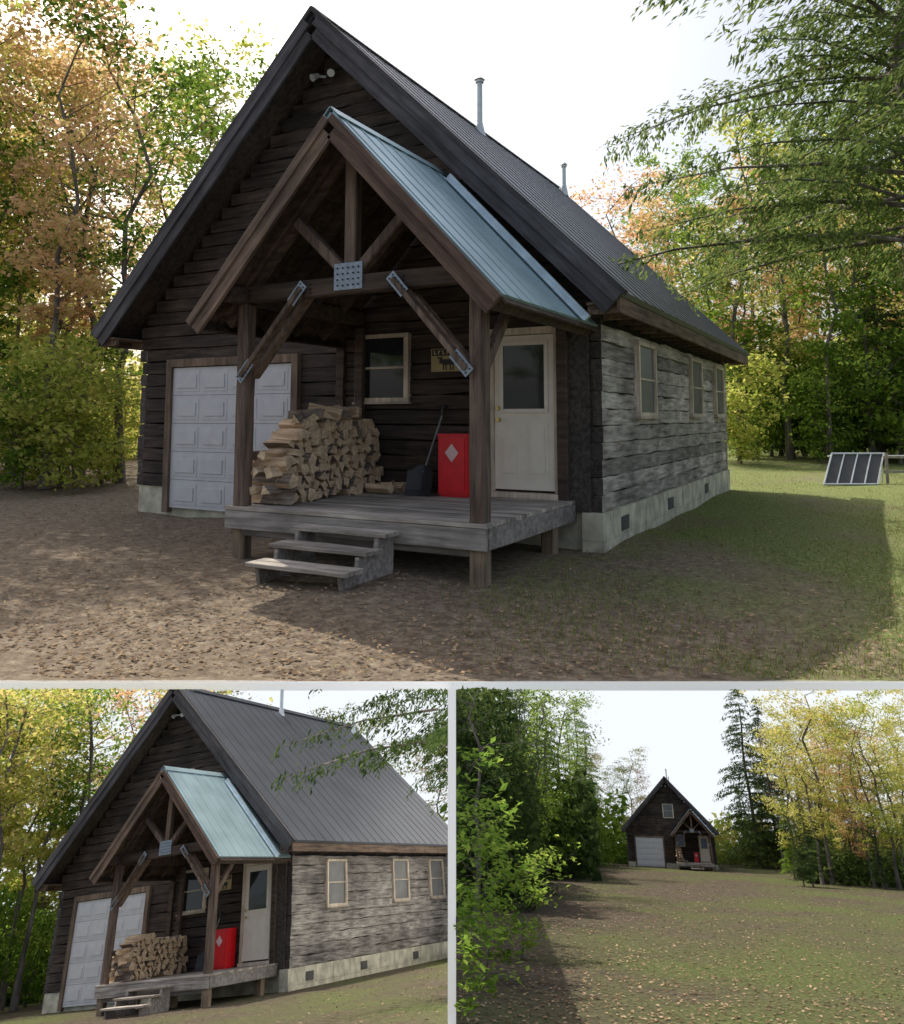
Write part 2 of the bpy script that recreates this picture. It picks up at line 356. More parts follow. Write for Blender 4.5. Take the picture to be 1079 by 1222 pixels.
mb=MB(); mb.beam((-6.5,yt,3.06),(-3.54,yt,3.06),.14,.2,0,seg=6,jit=.002); tb=part(mb,"truss_beam",[M_beam])
mb=MB(); mb.beam((pc,yt,3.16),(pc,yt,4.72),.15,.14,0,upv=Y,seg=3); mb.obj("king_post",[M_post],tb,HO)
for sg in (1,-1):
    mb=MB(); mb.beam((pc+sg*.1,yt+.003,3.22),(pc+sg*.78,yt+.003,3.86),.12,.13,0,upv=Y); mb.obj("strut",[M_post],tb,HO)
    mb=MB(); mb.beam((pc+sg*.08,yt,4.75),(pc+sg*1.85,yt,4.75-1.77*sb/cb),.12,.16,0,upv=Y,seg=4); mb.obj("truss_rafter",[M_beam],tb,HO)
    mb=MB(); xe=pc+sg*1.49; mb.beam((xe,yt-.1,2.08),(pc+sg*.62,yt-.1,3.06),.06,.13,0,upv=Y)
    mb.beam((xe,yt+.1,2.08),(pc+sg*.62,yt+.1,3.06),.06,.13,0,upv=Y)
    br=mb.obj("brace",[M_post],tb,HO)
    d=nrm((pc+sg*.62-xe,0,.98)); nn=np.array((-d[2],0,d[0]))
    for q in (np.array((xe,yt-.13,2.08)),np.array((pc+sg*.62,yt-.13,3.06))):
        mb=MB()
        s_=1 if q[2]<2.5 else -1
        mb.obox(q,d*s_,nn,(0,-1,0),-.06,.22,-.06,.06,.001,.008,0)
        for k in range(5):
            for j in (-.03,.03):
                c_=q+d*s_*(-.03+k*.055)+nn*j; mb.cyl(c_+np.array((0,-.007,0)),c_+np.array((0,-.018,0)),.01,.008,6,1)
        mb.obj("metal_plate",[M_plate,M_black],br,HO)
mb=MB(); mb.box(pc-.19,pc+.19,yt-.085,yt-.073,3.0,3.3,0)
for i in range(5):
    for j in range(4): mb.cyl((pc-.14+i*.07,yt-.084,3.05+j*.065),(pc-.14+i*.07,yt-.1,3.05+j*.065),.011,.009,6,1)
mb.obj("gusset_plate",[M_plate,M_black],tb,HO)
mb=MB()
for sg in (1,-1):
    for k in range(3):
        for j in range(3):
            xx=pc+sg*(.62+.0)+(-.09+k*.09); mb.cyl((xx,yt-.07,3.0+j*.05),(xx,yt-.085,3.0+j*.05),.012,.01,6)
            xx=pc+sg*1.5+(-.06+k*.06); mb.cyl((xx,yt-.07,3.0+j*.05),(xx,yt-.085,3.0+j*.05),.012,.01,6)
bo_=mb.obj("bolt_pattern",[M_black],tb,HO)
for xx in (-3.46,-6.58):
    mb=MB(); mb.beam((xx,7.05,2.1),(xx,7.8,2.96),.12,.09,0,upv=X); mb.obj("side_brace",[M_post],tb,HO)
# steps
mb=MB(); x0,x1=-5.5,-4.3
for (ya,yb2,z) in ((6.53,6.8,.43),(6.2,6.5,.30),(5.86,6.17,.165)):
    for k in range(2):
        dd=(yb2-ya)/2; mb.beam((x0,ya+dd*(k+.5),z),(x1,ya+dd*(k+.5),z),dd-.012,.04,0,seg=4,jit=.0015)
st=part(mb,"porch_steps",[M_deck])
for xx in (x0+.08,x1-.12):
    mb=MB(); b0=0; prof=[(6.8,-.05),(5.95,-.05),(5.92,.14),(6.18,.14),(6.2,.27),(6.5,.27),(6.52,.405),(6.8,.405)]
    for dx in (0,.045):
        mb.v+=[(xx+dx,a,b) for a,b in prof]
    mb.f.append(tuple(b0+i for i in range(8))); mb.f.append(tuple(b0+8+i for i in range(7,-1,-1))); mb.m+=[0,0]
    for i in range(8): mb.f.append((b0+i,b0+(i+1)%8,b0+8+(i+1)%8,b0+8+i)); mb.m.append(0)
    mb.obj("stringer",[M_skirt],st,HO)
# ================================================================= props
def thing(o,label,cat,group=None):
    o["label"]=label; o["category"]=cat
    if group: o["group"]=group
    things.append(o); return o
ro=(-4.86,9.13,dz+.0)
e=thing(empty("red_cabinet",ro),"bright red metal cabinet with white diamond label on porch","cabinet")
mb=MB(); mb.box(-5.07,-4.65,8.95,9.33,dz+.03,1.36); mb.box(-5.08,-4.64,8.94,9.335,1.362,1.385); mb.box(-5.05,-4.67,8.97,9.31,dz+.002,dz+.028); mb.obj("cabinet_body",[M_red],e,ro)
mb=MB(); mb.box(-5.045,-4.675,8.935,8.948,dz+.07,1.33); d1=mb.obj("cabinet_door",[M_red],e,ro)
mb=MB(); c_=(-4.86,8.931,1.14); mb.v+=[(c_[0]-.1,c_[1],c_[2]),(c_[0],c_[1],c_[2]-.12),(c_[0]+.1,c_[1],c_[2]),(c_[0],c_[1],c_[2]+.12)]; mb.f.append((0,1,2,3)); mb.m.append(0); mb.obj("diamond_label",[M_label],d1,ro)
# snow shovel
bo=(-5.32,9.0,dz)
e=thing(empty("snow_shovel",bo),"black snow shovel leaning against the dark log wall","shovel")
mb=MB(); mb.cyl((-5.31,8.98,dz+.3),(-5.22,9.32,1.62),.014,.014,8); mb.obj("handle",[M_grey],e,bo)
mb=MB(); mb.cyl((-5.22,9.32,1.62),(-5.215,9.345,1.74),.018,.018,8); mb.cyl((-5.27,9.345,1.745),(-5.16,9.345,1.745),.016,.016,8); mb.obj("grip",[M_black],e,bo)
mb=MB(); nx=9; pr=[(.40,.02),(.33,.0),(.2,-.03),(.08,-.06),(.01,-.10)]
for i,(z,yo) in enumerate(pr):
    for k in range(nx):
        t_=k/(nx-1)-.5; wdt=.4-.12*(i==0); mb.v.append((-5.32+t_*wdt,8.98+yo-.09*abs(t_)**1.5*2,dz+z-(.05*(abs(t_)*2)**2 if i==0 else 0)))
for i in range(4):
    for k in range(nx-1): mb.f.append((i*nx+k,i*nx+k+1,(i+1)*nx+k+1,(i+1)*nx+k)); mb.m.append(0)
mb.obj("scoop",[M_black],e,bo,fix=False)
wo=(-5.16,yf-.02,2.39)
sx=-.03
mb=MB(); mb.box(-5.38+sx,-4.9+sx,yf-.045,yf-.024,2.23,2.55); sg_=thing(mb.obj("wall_sign",[M_sign],None,wo),"small tan wooden sign with dark moose shape","sign")
mb=MB(); mb.box(-5.365+sx,-4.915+sx,yf-.048,yf-.0455,2.45,2.54)
mb.box(-5.2+sx,-5.02+sx,yf-.05,yf-.046,2.32,2.40)
for q in (-5.19,-5.15,-5.08,-5.04): mb.box(q+sx,q+.018+sx,yf-.0505,yf-.0465,2.25,2.319)
mb.box(-5.245+sx,-5.2+sx,yf-.0505,yf-.0465,2.34,2.41); mb.box(-5.28+sx,-5.2+sx,yf-.05,yf-.046,2.411,2.43)
mb.obj("moose_silhouette",[M_black],sg_,wo)
mb=MB()
for k in range(6):
    xx=-5.33+sx+k*.067; mb.box(xx,xx+.012,yf-.052,yf-.0485,2.47,2.52); mb.box(xx+.0125,xx+.035,yf-.052,yf-.0485,2.47+(k%2)*.038,2.482+(k%2)*.038)
mb.obj("sign_lettering",[M_letter],sg_,wo)
# firewood
var=[]
for k in range(10):
    mb=MB(); ns=random.choice([3,4,4,5]); r_=random.uniform(.065,.092); L2=random.uniform(.19,.23)
    a0=random.uniform(0,6.28); pts=[]
    for j in range(ns):
        th=a0+2*math.pi*j/ns+random.uniform(-.3,.3); rr=r_*random.uniform(.75,1.15); pts.append((math.cos(th)*rr,math.sin(th)*rr))
    for xx in (-L2,0,L2):
        for (yy,zz) in pts: mb.v.append((xx+random.uniform(-.012,.012),yy+random.uniform(-.008,.008),zz+random.uniform(-.008,.008)))
    for i in range(2):
        for j in range(ns):
            mb.f.append((i*ns+j,i*ns+(j+1)%ns,(i+1)*ns+(j+1)%ns,(i+1)*ns+j)); mb.m.append(2 if j==0 else 1)
    mb.f.append(tuple(range(ns-1,-1,-1))); mb.m.append(0); mb.f.append(tuple(2*ns+j for j in range(ns))); mb.m.append(0)
    me=mb.obj("firewood_log",[M_wend,M_wsplit,M_bark]); var.append(me.data); bpy.data.objects.remove(me)
logs=[]
def log(x,y,z,rz=0,ry=0):
    if len(logs)>=180: return
    o=bpy.data.objects.new("firewood_log",random.choice(var)); o.location=(x,y,z)
    o.rotation_euler=(random.uniform(0,6.28),ry,rz); col.objects.link(o)
    o["label"]="split firewood log stacked on the porch deck"; o["category"]="firewood"; o["group"]="firewood stacked on the porch"
    logs.append(o)
for row in range(6):
    for k in range(2): log(-6.45+k*.2-.1*(row>3),7.2,dz+.07+row*.105,math.pi/2+random.uniform(-.1,.1)if row%2 else random.uniform(-.1,.1))
for row in range(10):
    zc=dz+.07+row*.106
    for c_ in range(15):
        yy=7.42+c_*.130+(row%2)*.065
        top=1.38+.2*min(1,(yy-7.3)/.5) if yy<9.0 else 1.58-(yy-9.0)*.5
        if zc<top and yy<9.28: log(-6.45+random.uniform(-.05,.06)+(1.5-zc)*.06,yy+random.uniform(-.015,.015),zc+random.uniform(-.012,.012),random.uniform(-.1,.1),random.uniform(-.03,.03))
for k in range(12): log(random.uniform(-6.5,-6.35),random.uniform(7.7,9.0),1.58+random.uniform(0,.09),random.uniform(-1.4,1.4),random.uniform(-.25,.25))
for k in range(5): log(random.uniform(-6.08,-5.85),random.uniform(8.8,9.2),dz+.07,random.uniform(-1.2,1.2))
things_src=list(things)
# ================================================================= stages
class Stage:
    def __init__(s,M,uc,vh,name):
        s.M=M; s.Mi=np.linalg.inv(M); s.name=name
        s.Cl=(s.Mi@np.append(C,1))[:3]; s.h=s.Cl[2]; s.foot=np.array([s.Cl[0],s.Cl[1],0])
        if s.h<.2: raise RuntimeError("bad eye height %s %s"%(name,s.Cl))
        d=fw+R*(uc-540)/925+up*(407-vh)/925; dl=s.Mi[:3,:3]@d; dl[2]=0; s.F=nrm(dl); s.R=np.array([s.F[1],-s.F[0],0])
    def place(s,r,d): return s.foot+s.F*d+s.R*r*d
    def world(s,P): P=np.asarray(P); return P@s.M[:3,:3].T+s.M[:3,3]
main=Stage(np.eye(4),540,498,"main")
def rod(w):
    th=np.linalg.norm(w)
    if th<1e-9: return np.eye(3)
    k=w/th;K=np.array([[0,-k[2],k[1]],[k[2],0,-k[0]],[-k[1],k[0],0]]); return np.eye(3)+math.sin(th)*K+(1-math.cos(th))*K@K
pc3=np.array([-3,9,1.5])
def simil(x,s):
    x=np.array(x); Rt=rod(x[:3]); M=np.eye(4); M[:3,:3]=Rt*s; M[:3,3]=s*(x[3:]-Rt@pc3-C)+C; return M
def proj(P):
    d=P-C; z=d@fw; return np.array([540+925*(d@R)/z, 407-925*(d@up)/z])
def pose(pts,x,extra):
    x=np.array(x,float)
    def res(x):
        Rt=rod(x[:3]); o=[]
        for P,uv,w_ in pts: o+=list((proj(Rt@(np.array(P)-pc3)+x[3:6])-np.array(uv))*w_)
        return np.array(o+list(extra(Rt,x)))
    lam=1e-2; r=res(x); c=r@r
    for it in range(200):
        J=np.array([(res(x+np.eye(6)[i]*1e-5)-r)/1e-5 for i in range(6)]).T; A_=J.T@J
        dx=np.linalg.solve(A_+lam*np.diag(np.diag(A_)+1e-9),-J.T@r); r2=res(x+dx); c2=r2@r2
        if c2<c: x=x+dx; r=r2;c=c2;lam*=.4
        else: lam*=3
        if lam>1e10: break
    return x
LP=[((-7.15,8.79,7.71),(200,832),5),((-2.5,8.79,2.99),(390,998),1),((-5.02,6.52,4.93),(162,877),2),((-3.01,6.52,2.75),(243,978),1.5),
((-7.07,6.52,2.76),(107,1030),1.5),((-3.01,9.4,2.9),(378,1000),1),((-3.35,6.85,.57),(258,1172),1.5),((-3.35,9.39,.55),(372,1158),1),
((-6.73,6.85,.58),(128,1152),1.5),((-2.98,9.39,0),(388,1197),1),((-2.98,9.39,2.78),(388,1010),1),((-2.98,10.88,2.68),(433,1023),1),
((-2.98,11.97,1.6),(467,1087),1),((-4.43,9.39,2.77),(318,1022),1),((-3.58,9.39,.66),(358,1145),1)]
xA=pose(LP,[-0.371,-0.3777,-0.0416,-11.9483,14.773,-9.5487],lambda Rt,x:[(Rt[:,2]@R+.055)*1500,((Rt.T@(C-x[3:6])+pc3)[2]-1.2)*150])
DS=[Stage(simil(xA,.13),268,1050,"side"),
    Stage(simil([-0.43786,-0.13767,0.2423,-15.35291,81.21228,-39.82317],.0495),811,1005,"drive")]
def pxs(P):
    d=P-C; z=d@fw; z=np.maximum(z,1e-3); return 540+925*(d@R)/z, 407-925*(d@up)/z
def keepmask(st,Pw):
    if st is main: return np.ones(len(Pw),bool)
    u,v=pxs(Pw); k=v>823
    return k&(u<535.5) if st is DS[0] else k&(u>544.5)
def planes(st):
    t=fw+up*(407-822.5)/925; n1=np.cross(R,t); n1=nrm(n1);  n1=n1 if n1@up>0 else -n1
    uu=536.3 if st is DS[0] else 543.7
    d=fw+R*(uu-540)/925; n2=nrm(np.cross(d,up))
    sgn=1 if st is DS[0] else -1
    n2=n2 if (n2@R)*sgn>0 else -n2
    return [(C,n1),(C,n2)]
def clip_obj(o,st):
    mw=np.array(o.matrix_world); co_=np.array([v.co for v in o.data.vertices])
    if len(co_)==0: return
    Pw=co_@mw[:3,:3].T+mw[:3,3]
    for c0,n0 in planes(st):
        if ((Pw-c0)@n0).max()>0:
            me=o.data.copy(); o.data=me; bm=bmesh.new(); bm.from_mesh(me)
            mi=o.matrix_world.inverted()
            pco=mi@Vector(c0); pn=(o.matrix_world.to_3x3().transposed()@Vector(n0)).normalized()
            bmesh.ops.bisect_plane(bm,geom=bm.verts[:]+bm.edges[:]+bm.faces[:],plane_co=pco,plane_no=pn,clear_outer=True)
            bm.to_mesh(me); bm.free()
            co_=np.array([v.co for v in o.data.vertices])
            if len(co_)==0: break
            Pw=co_@mw[:3,:3].T+mw[:3,3]
def mat4(M): return Matrix([list(map(float,r)) for r in M])
# ================================================================= vegetation
def tube(path,rad,n=6):
    path=np.array(path); V=[];Fc=[]
    for i,(q,r) in enumerate(zip(path,rad)):
        d=nrm(path[min(i+1,len(path)-1)]-path[max(i-1,0)]); t=np.array((0,0,1.)) if abs(d[2])<.9 else np.array((1.,0,0))
        a=nrm(np.cross(d,t)); b=np.cross(d,a)
        for k in range(n):
            th=2*math.pi*k/n; V.append(q+(a*math.cos(th)+b*math.sin(th))*r)
    for i in range(len(path)-1):
        for k in range(n): Fc.append((i*n+k,i*n+(k+1)%n,(i+1)*n+(k+1)%n,(i+1)*n+k))
    return V,Fc
def leaves(cen,size,asp=.55,bias=.6,droop=None):
    n=len(cen); nn=rng.normal(size=(n,3)); nn[:,2]+=bias*2; nn/=np.linalg.norm(nn,axis=1)[:,None]
    a=np.cross(nn,rng.normal(size=(n,3))) if droop is None else droop+rng.normal(0,.35,(n,3)); a/=np.linalg.norm(a,axis=1)[:,None]
    b=np.cross(nn,a); b/=np.maximum(np.linalg.norm(b,axis=1)[:,None],1e-6)
    s=(size*rng.uniform(.6,1.35,n))[:,None]
    return np.stack([cen+a*s,cen+b*s*asp+nn*s*.15,cen-a*s,cen-b*s*asp+nn*s*.15],1)
def gen_dec(seed,H=12,cb=.25,cr=2.6,nl=34,nleaf=7000,ls=.11,r0=.13,lean=.3,bias=.6):
    g=np.random.default_rng(seed); V=[];Fc=[]
    tp=[np.array([g.normal(0,.06)*i+lean*(i/9)**2*math.cos(seed),g.normal(0,.06)*i,H*i/9]) for i in range(10)]; tr=[r0*(1-.85*i/9)+ (.06 if i==0 else 0) for i in range(10)]
    def add(path,rad,n):
        v,f=tube(path,rad,n); b=len(V); V.extend(v); Fc.extend([tuple(b+i for i in q) for q in f])
    add(tp,tr,8)
    cl=[]
    for i in range(nl):
        t=cb+(1-cb)*((i+g.uniform())/nl); zi=t*9; k=min(int(zi),8); base=tp[k]+(tp[k+1]-tp[k])*(zi-k)
        prof=math.sin(math.pi*min(1,max(.12,(1.03-t)/(1.03-cb)))**.75)
        L_=cr*(.35+.75*prof)*g.uniform(.65,1.2); a=g.uniform(0,6.28); el_=g.uniform(.15,.8)
        d=np.array([math.cos(a)*math.cos(el_),math.sin(a)*math.cos(el_),math.sin(el_)])
        pth=[base+d*L_*s+np.array([0,0,-.12*L_*s*s])+g.normal(0,.05,3)*s*L_*.5 for s in (0,.35,.7,1)]
        rr=.24*tr[k]+.008; add(pth,[rr,rr*.7,rr*.45,rr*.15],5)
        for s in (.45,.6,.75,.9,1.0):
            q=pth[0]+(pth[3]-pth[0])*s
            cl.append((q,.22+.08*L_))
            for m in range(2):
                dd=g.normal(0,1,3); dd[2]*=.4; dd=nrm(dd)*L_*.33*g.uniform(.5,1.2); cl.append((q+dd,.18+.05*L_))
                if m==0: add([q,q+dd],[rr*.3,rr*.1],3)
    cl=[c for c in cl if g.uniform()<.7]
    idx=g.integers(0,len(cl),nleaf); cc=np.array([c[0] for c in cl])[idx]; ss=np.array([c[1] for c in cl])[idx]
    cen=cc+g.normal(0,1,(nleaf,3))*ss[:,None]*np.array([.9,.9,.35])
    return np.array(V),Fc,leaves(cen,ls,.55,bias)
def gen_con(seed,H=14,cb=.12,cr=2.6,nwh=26,per=6,nleaf=14000,ls=.13,r0=.17,droop=.35,power=.85,wf=.42,hang=.15,dense=4):
    g=np.random.default_rng(seed); V=[];Fc=[]
    tp=[np.array([g.normal(0,.02)*i,g.normal(0,.02)*i,H*i/9]) for i in range(10)]; tr=[r0*(1-.9*i/9) for i in range(10)]
    def add(path,rad,n):
        v,f=tube(path,rad,n); b=len(V); V.extend(v); Fc.extend([tuple(b+i for i in q) for q in f])
    add(tp,tr,8); seg=[]
    for w_ in range(nwh):
        t=cb+(1-cb)*w_/nwh; base=np.array([0,0,H*t])
        for j in range(per):
            L_=cr*((1-t)/(1-cb))**power*g.uniform(.55,1.15)+.15; a=g.uniform(0,6.28); b=base+np.array([0,0,g.uniform(-.2,.2)])
            d=np.array([math.cos(a),math.sin(a),0.12])
            pth=[b+d*L_*s+np.array([0,0,-droop*L_*s*s]) for s in (0,.33,.66,1)]
            rr=.010+.007*L_; add(pth,[rr,rr*.7,rr*.4,rr*.1],4)
            sd=np.array([-d[1],d[0],0])
            for s in np.linspace(.18,1,max(3,int(L_*dense))):
                q=b+d*L_*s+np.array([0,0,-droop*L_*s*s])
                wv=wf*L_*(1.15-s)+.15
                for sg in (-1,1):
                    if g.uniform()<.85: seg.append((q,q+sd*sg*wv+d*wv*.5+np.array([0,0,-.15*wv-g.uniform(0,hang)])))
    ln=np.array([np.linalg.norm(c[1]-c[0]) for c in seg]); idx=g.choice(len(seg),nleaf,p=ln/ln.sum()); A=np.array([c[0] for c in seg])[idx]; B=np.array([c[1] for c in seg])[idx]; s=g.uniform(0,1,nleaf)[:,None]
    cen=A+(B-A)*s+g.normal(0,.05,(nleaf,3)); dr=(B-A); dr/=np.linalg.norm(dr,axis=1)[:,None]+1e-6; dr[:,2]-=.35
    return np.array(V),Fc,leaves(cen,ls,.3,1.2,dr)
VAR={}
for i in range(4): VAR['dec%d'%i]=gen_dec(10+i,H=12+i*.6,cb=[.15,.3,.22,.4][i],cr=[2.5,2.1,2.8,2.0][i],r0=[.12,.09,.13,.08][i],nleaf=3900,ls=.09)
VAR['big']=gen_dec(31,H=14,cb=.25,cr=4.0,nl=40,nleaf=6500,ls=.10,r0=.16)
VAR['bush']=gen_dec(41,H=3.2,cb=.05,cr=1.5,nl=30,nleaf=2600,ls=.08,r0=.03,lean=.2)
VAR['decu']=gen_dec(47,H=4.2,cb=.12,cr=2.4,nl=20,nleaf=900,ls=.14,r0=.035,lean=.3,bias=1.3)
VAR['con0']=gen_con(51,nleaf=11000); VAR['con1']=gen_con(52,H=15,cb=.05,cr=3.2,nleaf=14000)
VAR['hem']=gen_con(61,H=13,cb=.34,cr=4.9,nwh=18,per=7,nleaf=60000,ls=.065,r0=.24,droop=.22,power=.4,wf=.26,hang=.35,dense=3)
cache={}
NAMES={'dec':('maple_tree','slender young maple'),'big':('maple_tree','broad spreading maple'),'bus':('shrub','leafy low shrub'),'con':('spruce_tree','dense pointed spruce'),'hem':('hemlock_tree','hemlock with long drooping limbs')}
def mk_leafmesh(Lv,mat):
    me=bpy.data.meshes.new("crown"); n=len(Lv); me.from_pydata(Lv.reshape(-1,3).tolist(),[],np.arange(n*4).reshape(-1,4).tolist()); me.materials.append(mat); me.update(); return me
def mk_trunk(V,Fc):
    me=bpy.data.meshes.new("trunk"); me.from_pydata(V.tolist(),[],Fc); me.materials.append(M_trunk); me.polygons.foreach_set('use_smooth',[True]*len(me.polygons)); me.update(); return me
cname={L_yel:'yellow-green',L_org:'orange autumn',L_grn:'green',L_dk:'dark green',L_hem:'soft green'}
def tree(st,r,d,kind,mat,sc=1.0,rot=None,keep=1.0,place=None,grp="trees at the edge of the clearing"):
    if rot is None: rot=random.uniform(0,6.28)
    P=st.place(r,d) if place is None else np.array(place)
    Ml=np.eye(4); c,s=math.cos(rot),math.sin(rot); Ml[:3,:3]=np.array([[c,-s,0],[s,c,0],[0,0,1]])*sc; Ml[:3,3]=P
    Mw=st.M@Ml; V,Fc,Lv=VAR[kind]
    nm,desc=NAMES[kind[:3]]
    if st is main and keep==1.0:
        key=(kind,mat.name)
        if key not in cache: cache[key]=(mk_trunk(V,Fc),mk_leafmesh(Lv,mat))
        tm,lm=cache[key]
    else:
        cen=Lv.mean(1); W=cen@Mw[:3,:3].T+Mw[:3,3]; k=keepmask(st,W)
        if keep<1: k&=rng.uniform(size=len(k))<keep
        if k.sum()<20: return
        lm=mk_leafmesh(Lv[k],mat)
        W=V@Mw[:3,:3].T+Mw[:3,3]; kv=keepmask(st,W); ff=[q for q in Fc if all(kv[i] for i in q)]
        used=sorted({i for q in ff for i in q}); mp={i:j for j,i in enumerate(used)}
        tm=mk_trunk(V[used] if used else np.zeros((0,3)),[tuple(mp[i] for i in q) for q in ff])
    e=empty(nm,(0,0,0)); e.matrix_world=mat4(Mw)
    e["label"]=cname[mat]+" "+desc+" on leafy ground"; e["category"]="shrub" if nm=='shrub' else "tree"; e["group"]=grp
    if len(tm.vertices):
        t=bpy.data.objects.new("trunk",tm); t.parent=e; col.objects.link(t)
    l=bpy.data.objects.new("crown",lm); l.parent=e; col.objects.link(l)
    return e
def mass(st,r0,r1,d0,d1,h,n,mat,size,name="distant_woods",pw=1.3):
    r_=rng.uniform(r0,r1,n); d_=rng.uniform(d0,d1,n)
    hl=h*(.65+.25*np.sin(r_*23+1)+.2*np.sin(r_*57+d_*.3)); z=rng.uniform(0,1,n)**pw*hl
    P=st.foot+st.F*d_[:,None]+st.R*(r_*d_)[:,None]; P[:,2]=z
    Lv=leaves(P,size); k=keepmask(st,st.world(P)); Lv=Lv[k]
    o=bpy.data.objects.new(name,mk_leafmesh(Lv,mat)); o.matrix_world=mat4(st.M); col.objects.link(o); o["kind"]="stuff"; o["label"]="dense leafy woods beyond the clearing"; o["category"]="woods"
    return o
# ================================================================= MAIN GROUND
def groundmat(n,Rv,Fv,foot,kscale=1.0,mode=0):
    m,t,b=newmat(n); tc=t.nodes.new('ShaderNodeTexCoord')
    def noise(sc,det=6,ro=.6):
        z=t.nodes.new('ShaderNodeTexNoise'); z.inputs['Scale'].default_value=sc*kscale; z.inputs['Detail'].default_value=det; z.inputs['Roughness'].default_value=ro; t.links.new(tc.outputs['Object'],z.inputs['Vector']); return z
    n1=noise(9,9,.85); n2=noise(.35,5); n3=noise(28,4)
    q=1.1 if mode==0 else .55
    dirt=ramp(t,[(pz,tuple(x*q for x in c)) for pz,c in [(.3,(.06,.045,.032)),(.46,(.13,.10,.072)),(.6,(.25,.205,.15)),(.75,(.44,.37,.28))]]); t.links.new(n1.outputs['Fac'],dirt.inputs[0])
    q=1.2 if mode==0 else .7
    grass=ramp(t,[(pz,tuple(x*q for x in c)) for pz,c in [(.3,(.06,.07,.022)),(.55,(.14,.17,.055)),(.75,(.29,.29,.13))]]); t.links.new(n3.outputs['Fac'],grass.inputs[0])
    vd=t.nodes.new('ShaderNodeVectorMath'); vd.operation='DOT_PRODUCT'; vd.inputs[1].default_value=tuple(Rv)
    sub=t.nodes.new('ShaderNodeVectorMath'); sub.operation='SUBTRACT'; sub.inputs[1].default_value=tuple(foot); t.links.new(tc.outputs['Object'],sub.inputs[0]); t.links.new(sub.outputs[0],vd.inputs[0])
    mr=t.nodes.new('ShaderNodeMapRange')
    if mode==0: mr.inputs[1].default_value=-1.5; mr.inputs[2].default_value=4.5; mr.inputs[3].default_value=-.3; mr.inputs[4].default_value=.16
    else: mr.inputs[1].default_value=-8; mr.inputs[2].default_value=6; mr.inputs[3].default_value=-.06; mr.inputs[4].default_value=.04
    t.links.new(vd.outputs['Value'],mr.inputs[0])
    ad=t.nodes.new('ShaderNodeMath'); t.links.new(n2.outputs['Fac'],ad.inputs[0]); t.links.new(mr.outputs[0],ad.inputs[1])
    ad2=t.nodes.new('ShaderNodeMath'); ad2.operation='MULTIPLY_ADD'; ad2.inputs[1].default_value=.35; t.links.new(n1.outputs['Fac'],ad2.inputs[0]); t.links.new(ad.outputs[0],ad2.inputs[2])
    mk=ramp(t,[(.6,(0,0,0)),(.8,(1,1,1))]); t.links.new(ad2.outputs[0],mk.inputs[0])
    mx=t.nodes.new('ShaderNodeMix'); mx.data_type='RGBA'; t.links.new(mk.outputs[0],mx.inputs[0]); t.links.new(dirt.outputs[0],mx.inputs[6]); t.links.new(grass.outputs[0],mx.inputs[7])
    t.links.new(mx.outputs[2],b.inputs['Base Color']); b.inputs['Roughness'].default_value=.95; b.inputs['Specular IOR Level'].default_value=.2
    bp=t.nodes.new('ShaderNodeBump'); bp.inputs['Strength'].default_value=.5; bp.inputs['Distance'].default_value=.04/kscale; t.links.new(n1.outputs['Fac'],bp.inputs['Height']); t.links.new(bp.outputs[0],b.inputs['Normal'])
    return m
def hgt(x,y): return .035*np.sin(x*1.1+.5)*np.cos(y*.9)+.02*np.sin(x*2.7+y*2.1)
def sheet(st,dn,dl,rl,name,mat,label,amp=1):
    fd=[dn]
    while fd[-1]<dl: fd.append(fd[-1]*1.035+.02)
    lat=np.concatenate([-np.geomspace(.25,rl,46)[::-1],[0],np.geomspace(.25,rl,46)])
    V=[];nl=len(lat)
    for f in fd:
        for l in lat:
            q=st.foot+st.F*f+st.R*l; a=min(1,(f-dn)/2)*amp; V.append((q[0],q[1],hgt(q[0],q[1])*a-.02*amp*(a>0)))
    Fc=[(i*nl+j,i*nl+j+1,(i+1)*nl+j+1,(i+1)*nl+j) for i in range(len(fd)-1) for j in range(nl-1)]
    me=bpy.data.meshes.new(name); me.from_pydata([tuple(map(float,v)) for v in V],[],Fc); me.materials.append(mat); me.update()
    me.polygons.foreach_set('use_smooth',[True]*len(me.polygons))
    o=bpy.data.objects.new(name,me); col.objects.link(o); o.matrix_world=mat4(st.M); o["kind"]="structure"; o["label"]=label; return o
gm=groundmat("ground_dirt_grass",R,F,(0,0,0))
sheet(main,4.9,600,500,"ground",gm,"dirt and patchy grass clearing with fallen leaves")
def scatter(st,rr,dd,n,size,mat,name,label,blade=False,mask=None):
    lat=rng.uniform(rr[0],rr[1],n); d_=dd[0]*(dd[1]/dd[0])**rng.uniform(0,1,n); P=st.foot+st.F*d_[:,None]+st.R*(lat*d_)[:,None]
    k=keepmask(st,st.world(P))
    if mask is not None: k&=mask(P,lat,d_)
    P=P[k]; d_=d_[k]; P[:,2]=(hgt(P[:,0],P[:,1])-.005 if st is main else 0.01)
    m=len(P)
    if blade:
        a=rng.uniform(0,6.28,m); sd=np.stack([np.cos(a),np.sin(a),0*a],1)*size*.09; hh=size*rng.uniform(.5,1.3,m); ln=rng.normal(0,.35,(m,3))*size; ln[:,2]=hh
        V=np.stack([P-sd,P+sd,P+ln*.6+sd*.6,P+ln],1)
    else:
        P[:,2]+=.012; V=leaves(P,size,.6,3.0)
    o=bpy.data.objects.new(name,mk_leafmesh(V,mat)); o.matrix_world=mat4(st.M); col.objects.link(o); o["kind"]="stuff"; o["label"]=label; o["category"]="ground cover"
inhouse=lambda P: ~((P[:,0]>-11.5)&(P[:,0]<-2.9)&(P[:,1]>9.3)&(P[:,1]<18.7))&~((P[:,0]>-6.8)&(P[:,0]<-3.3)&(P[:,1]>6.8)&(P[:,1]<9.5))
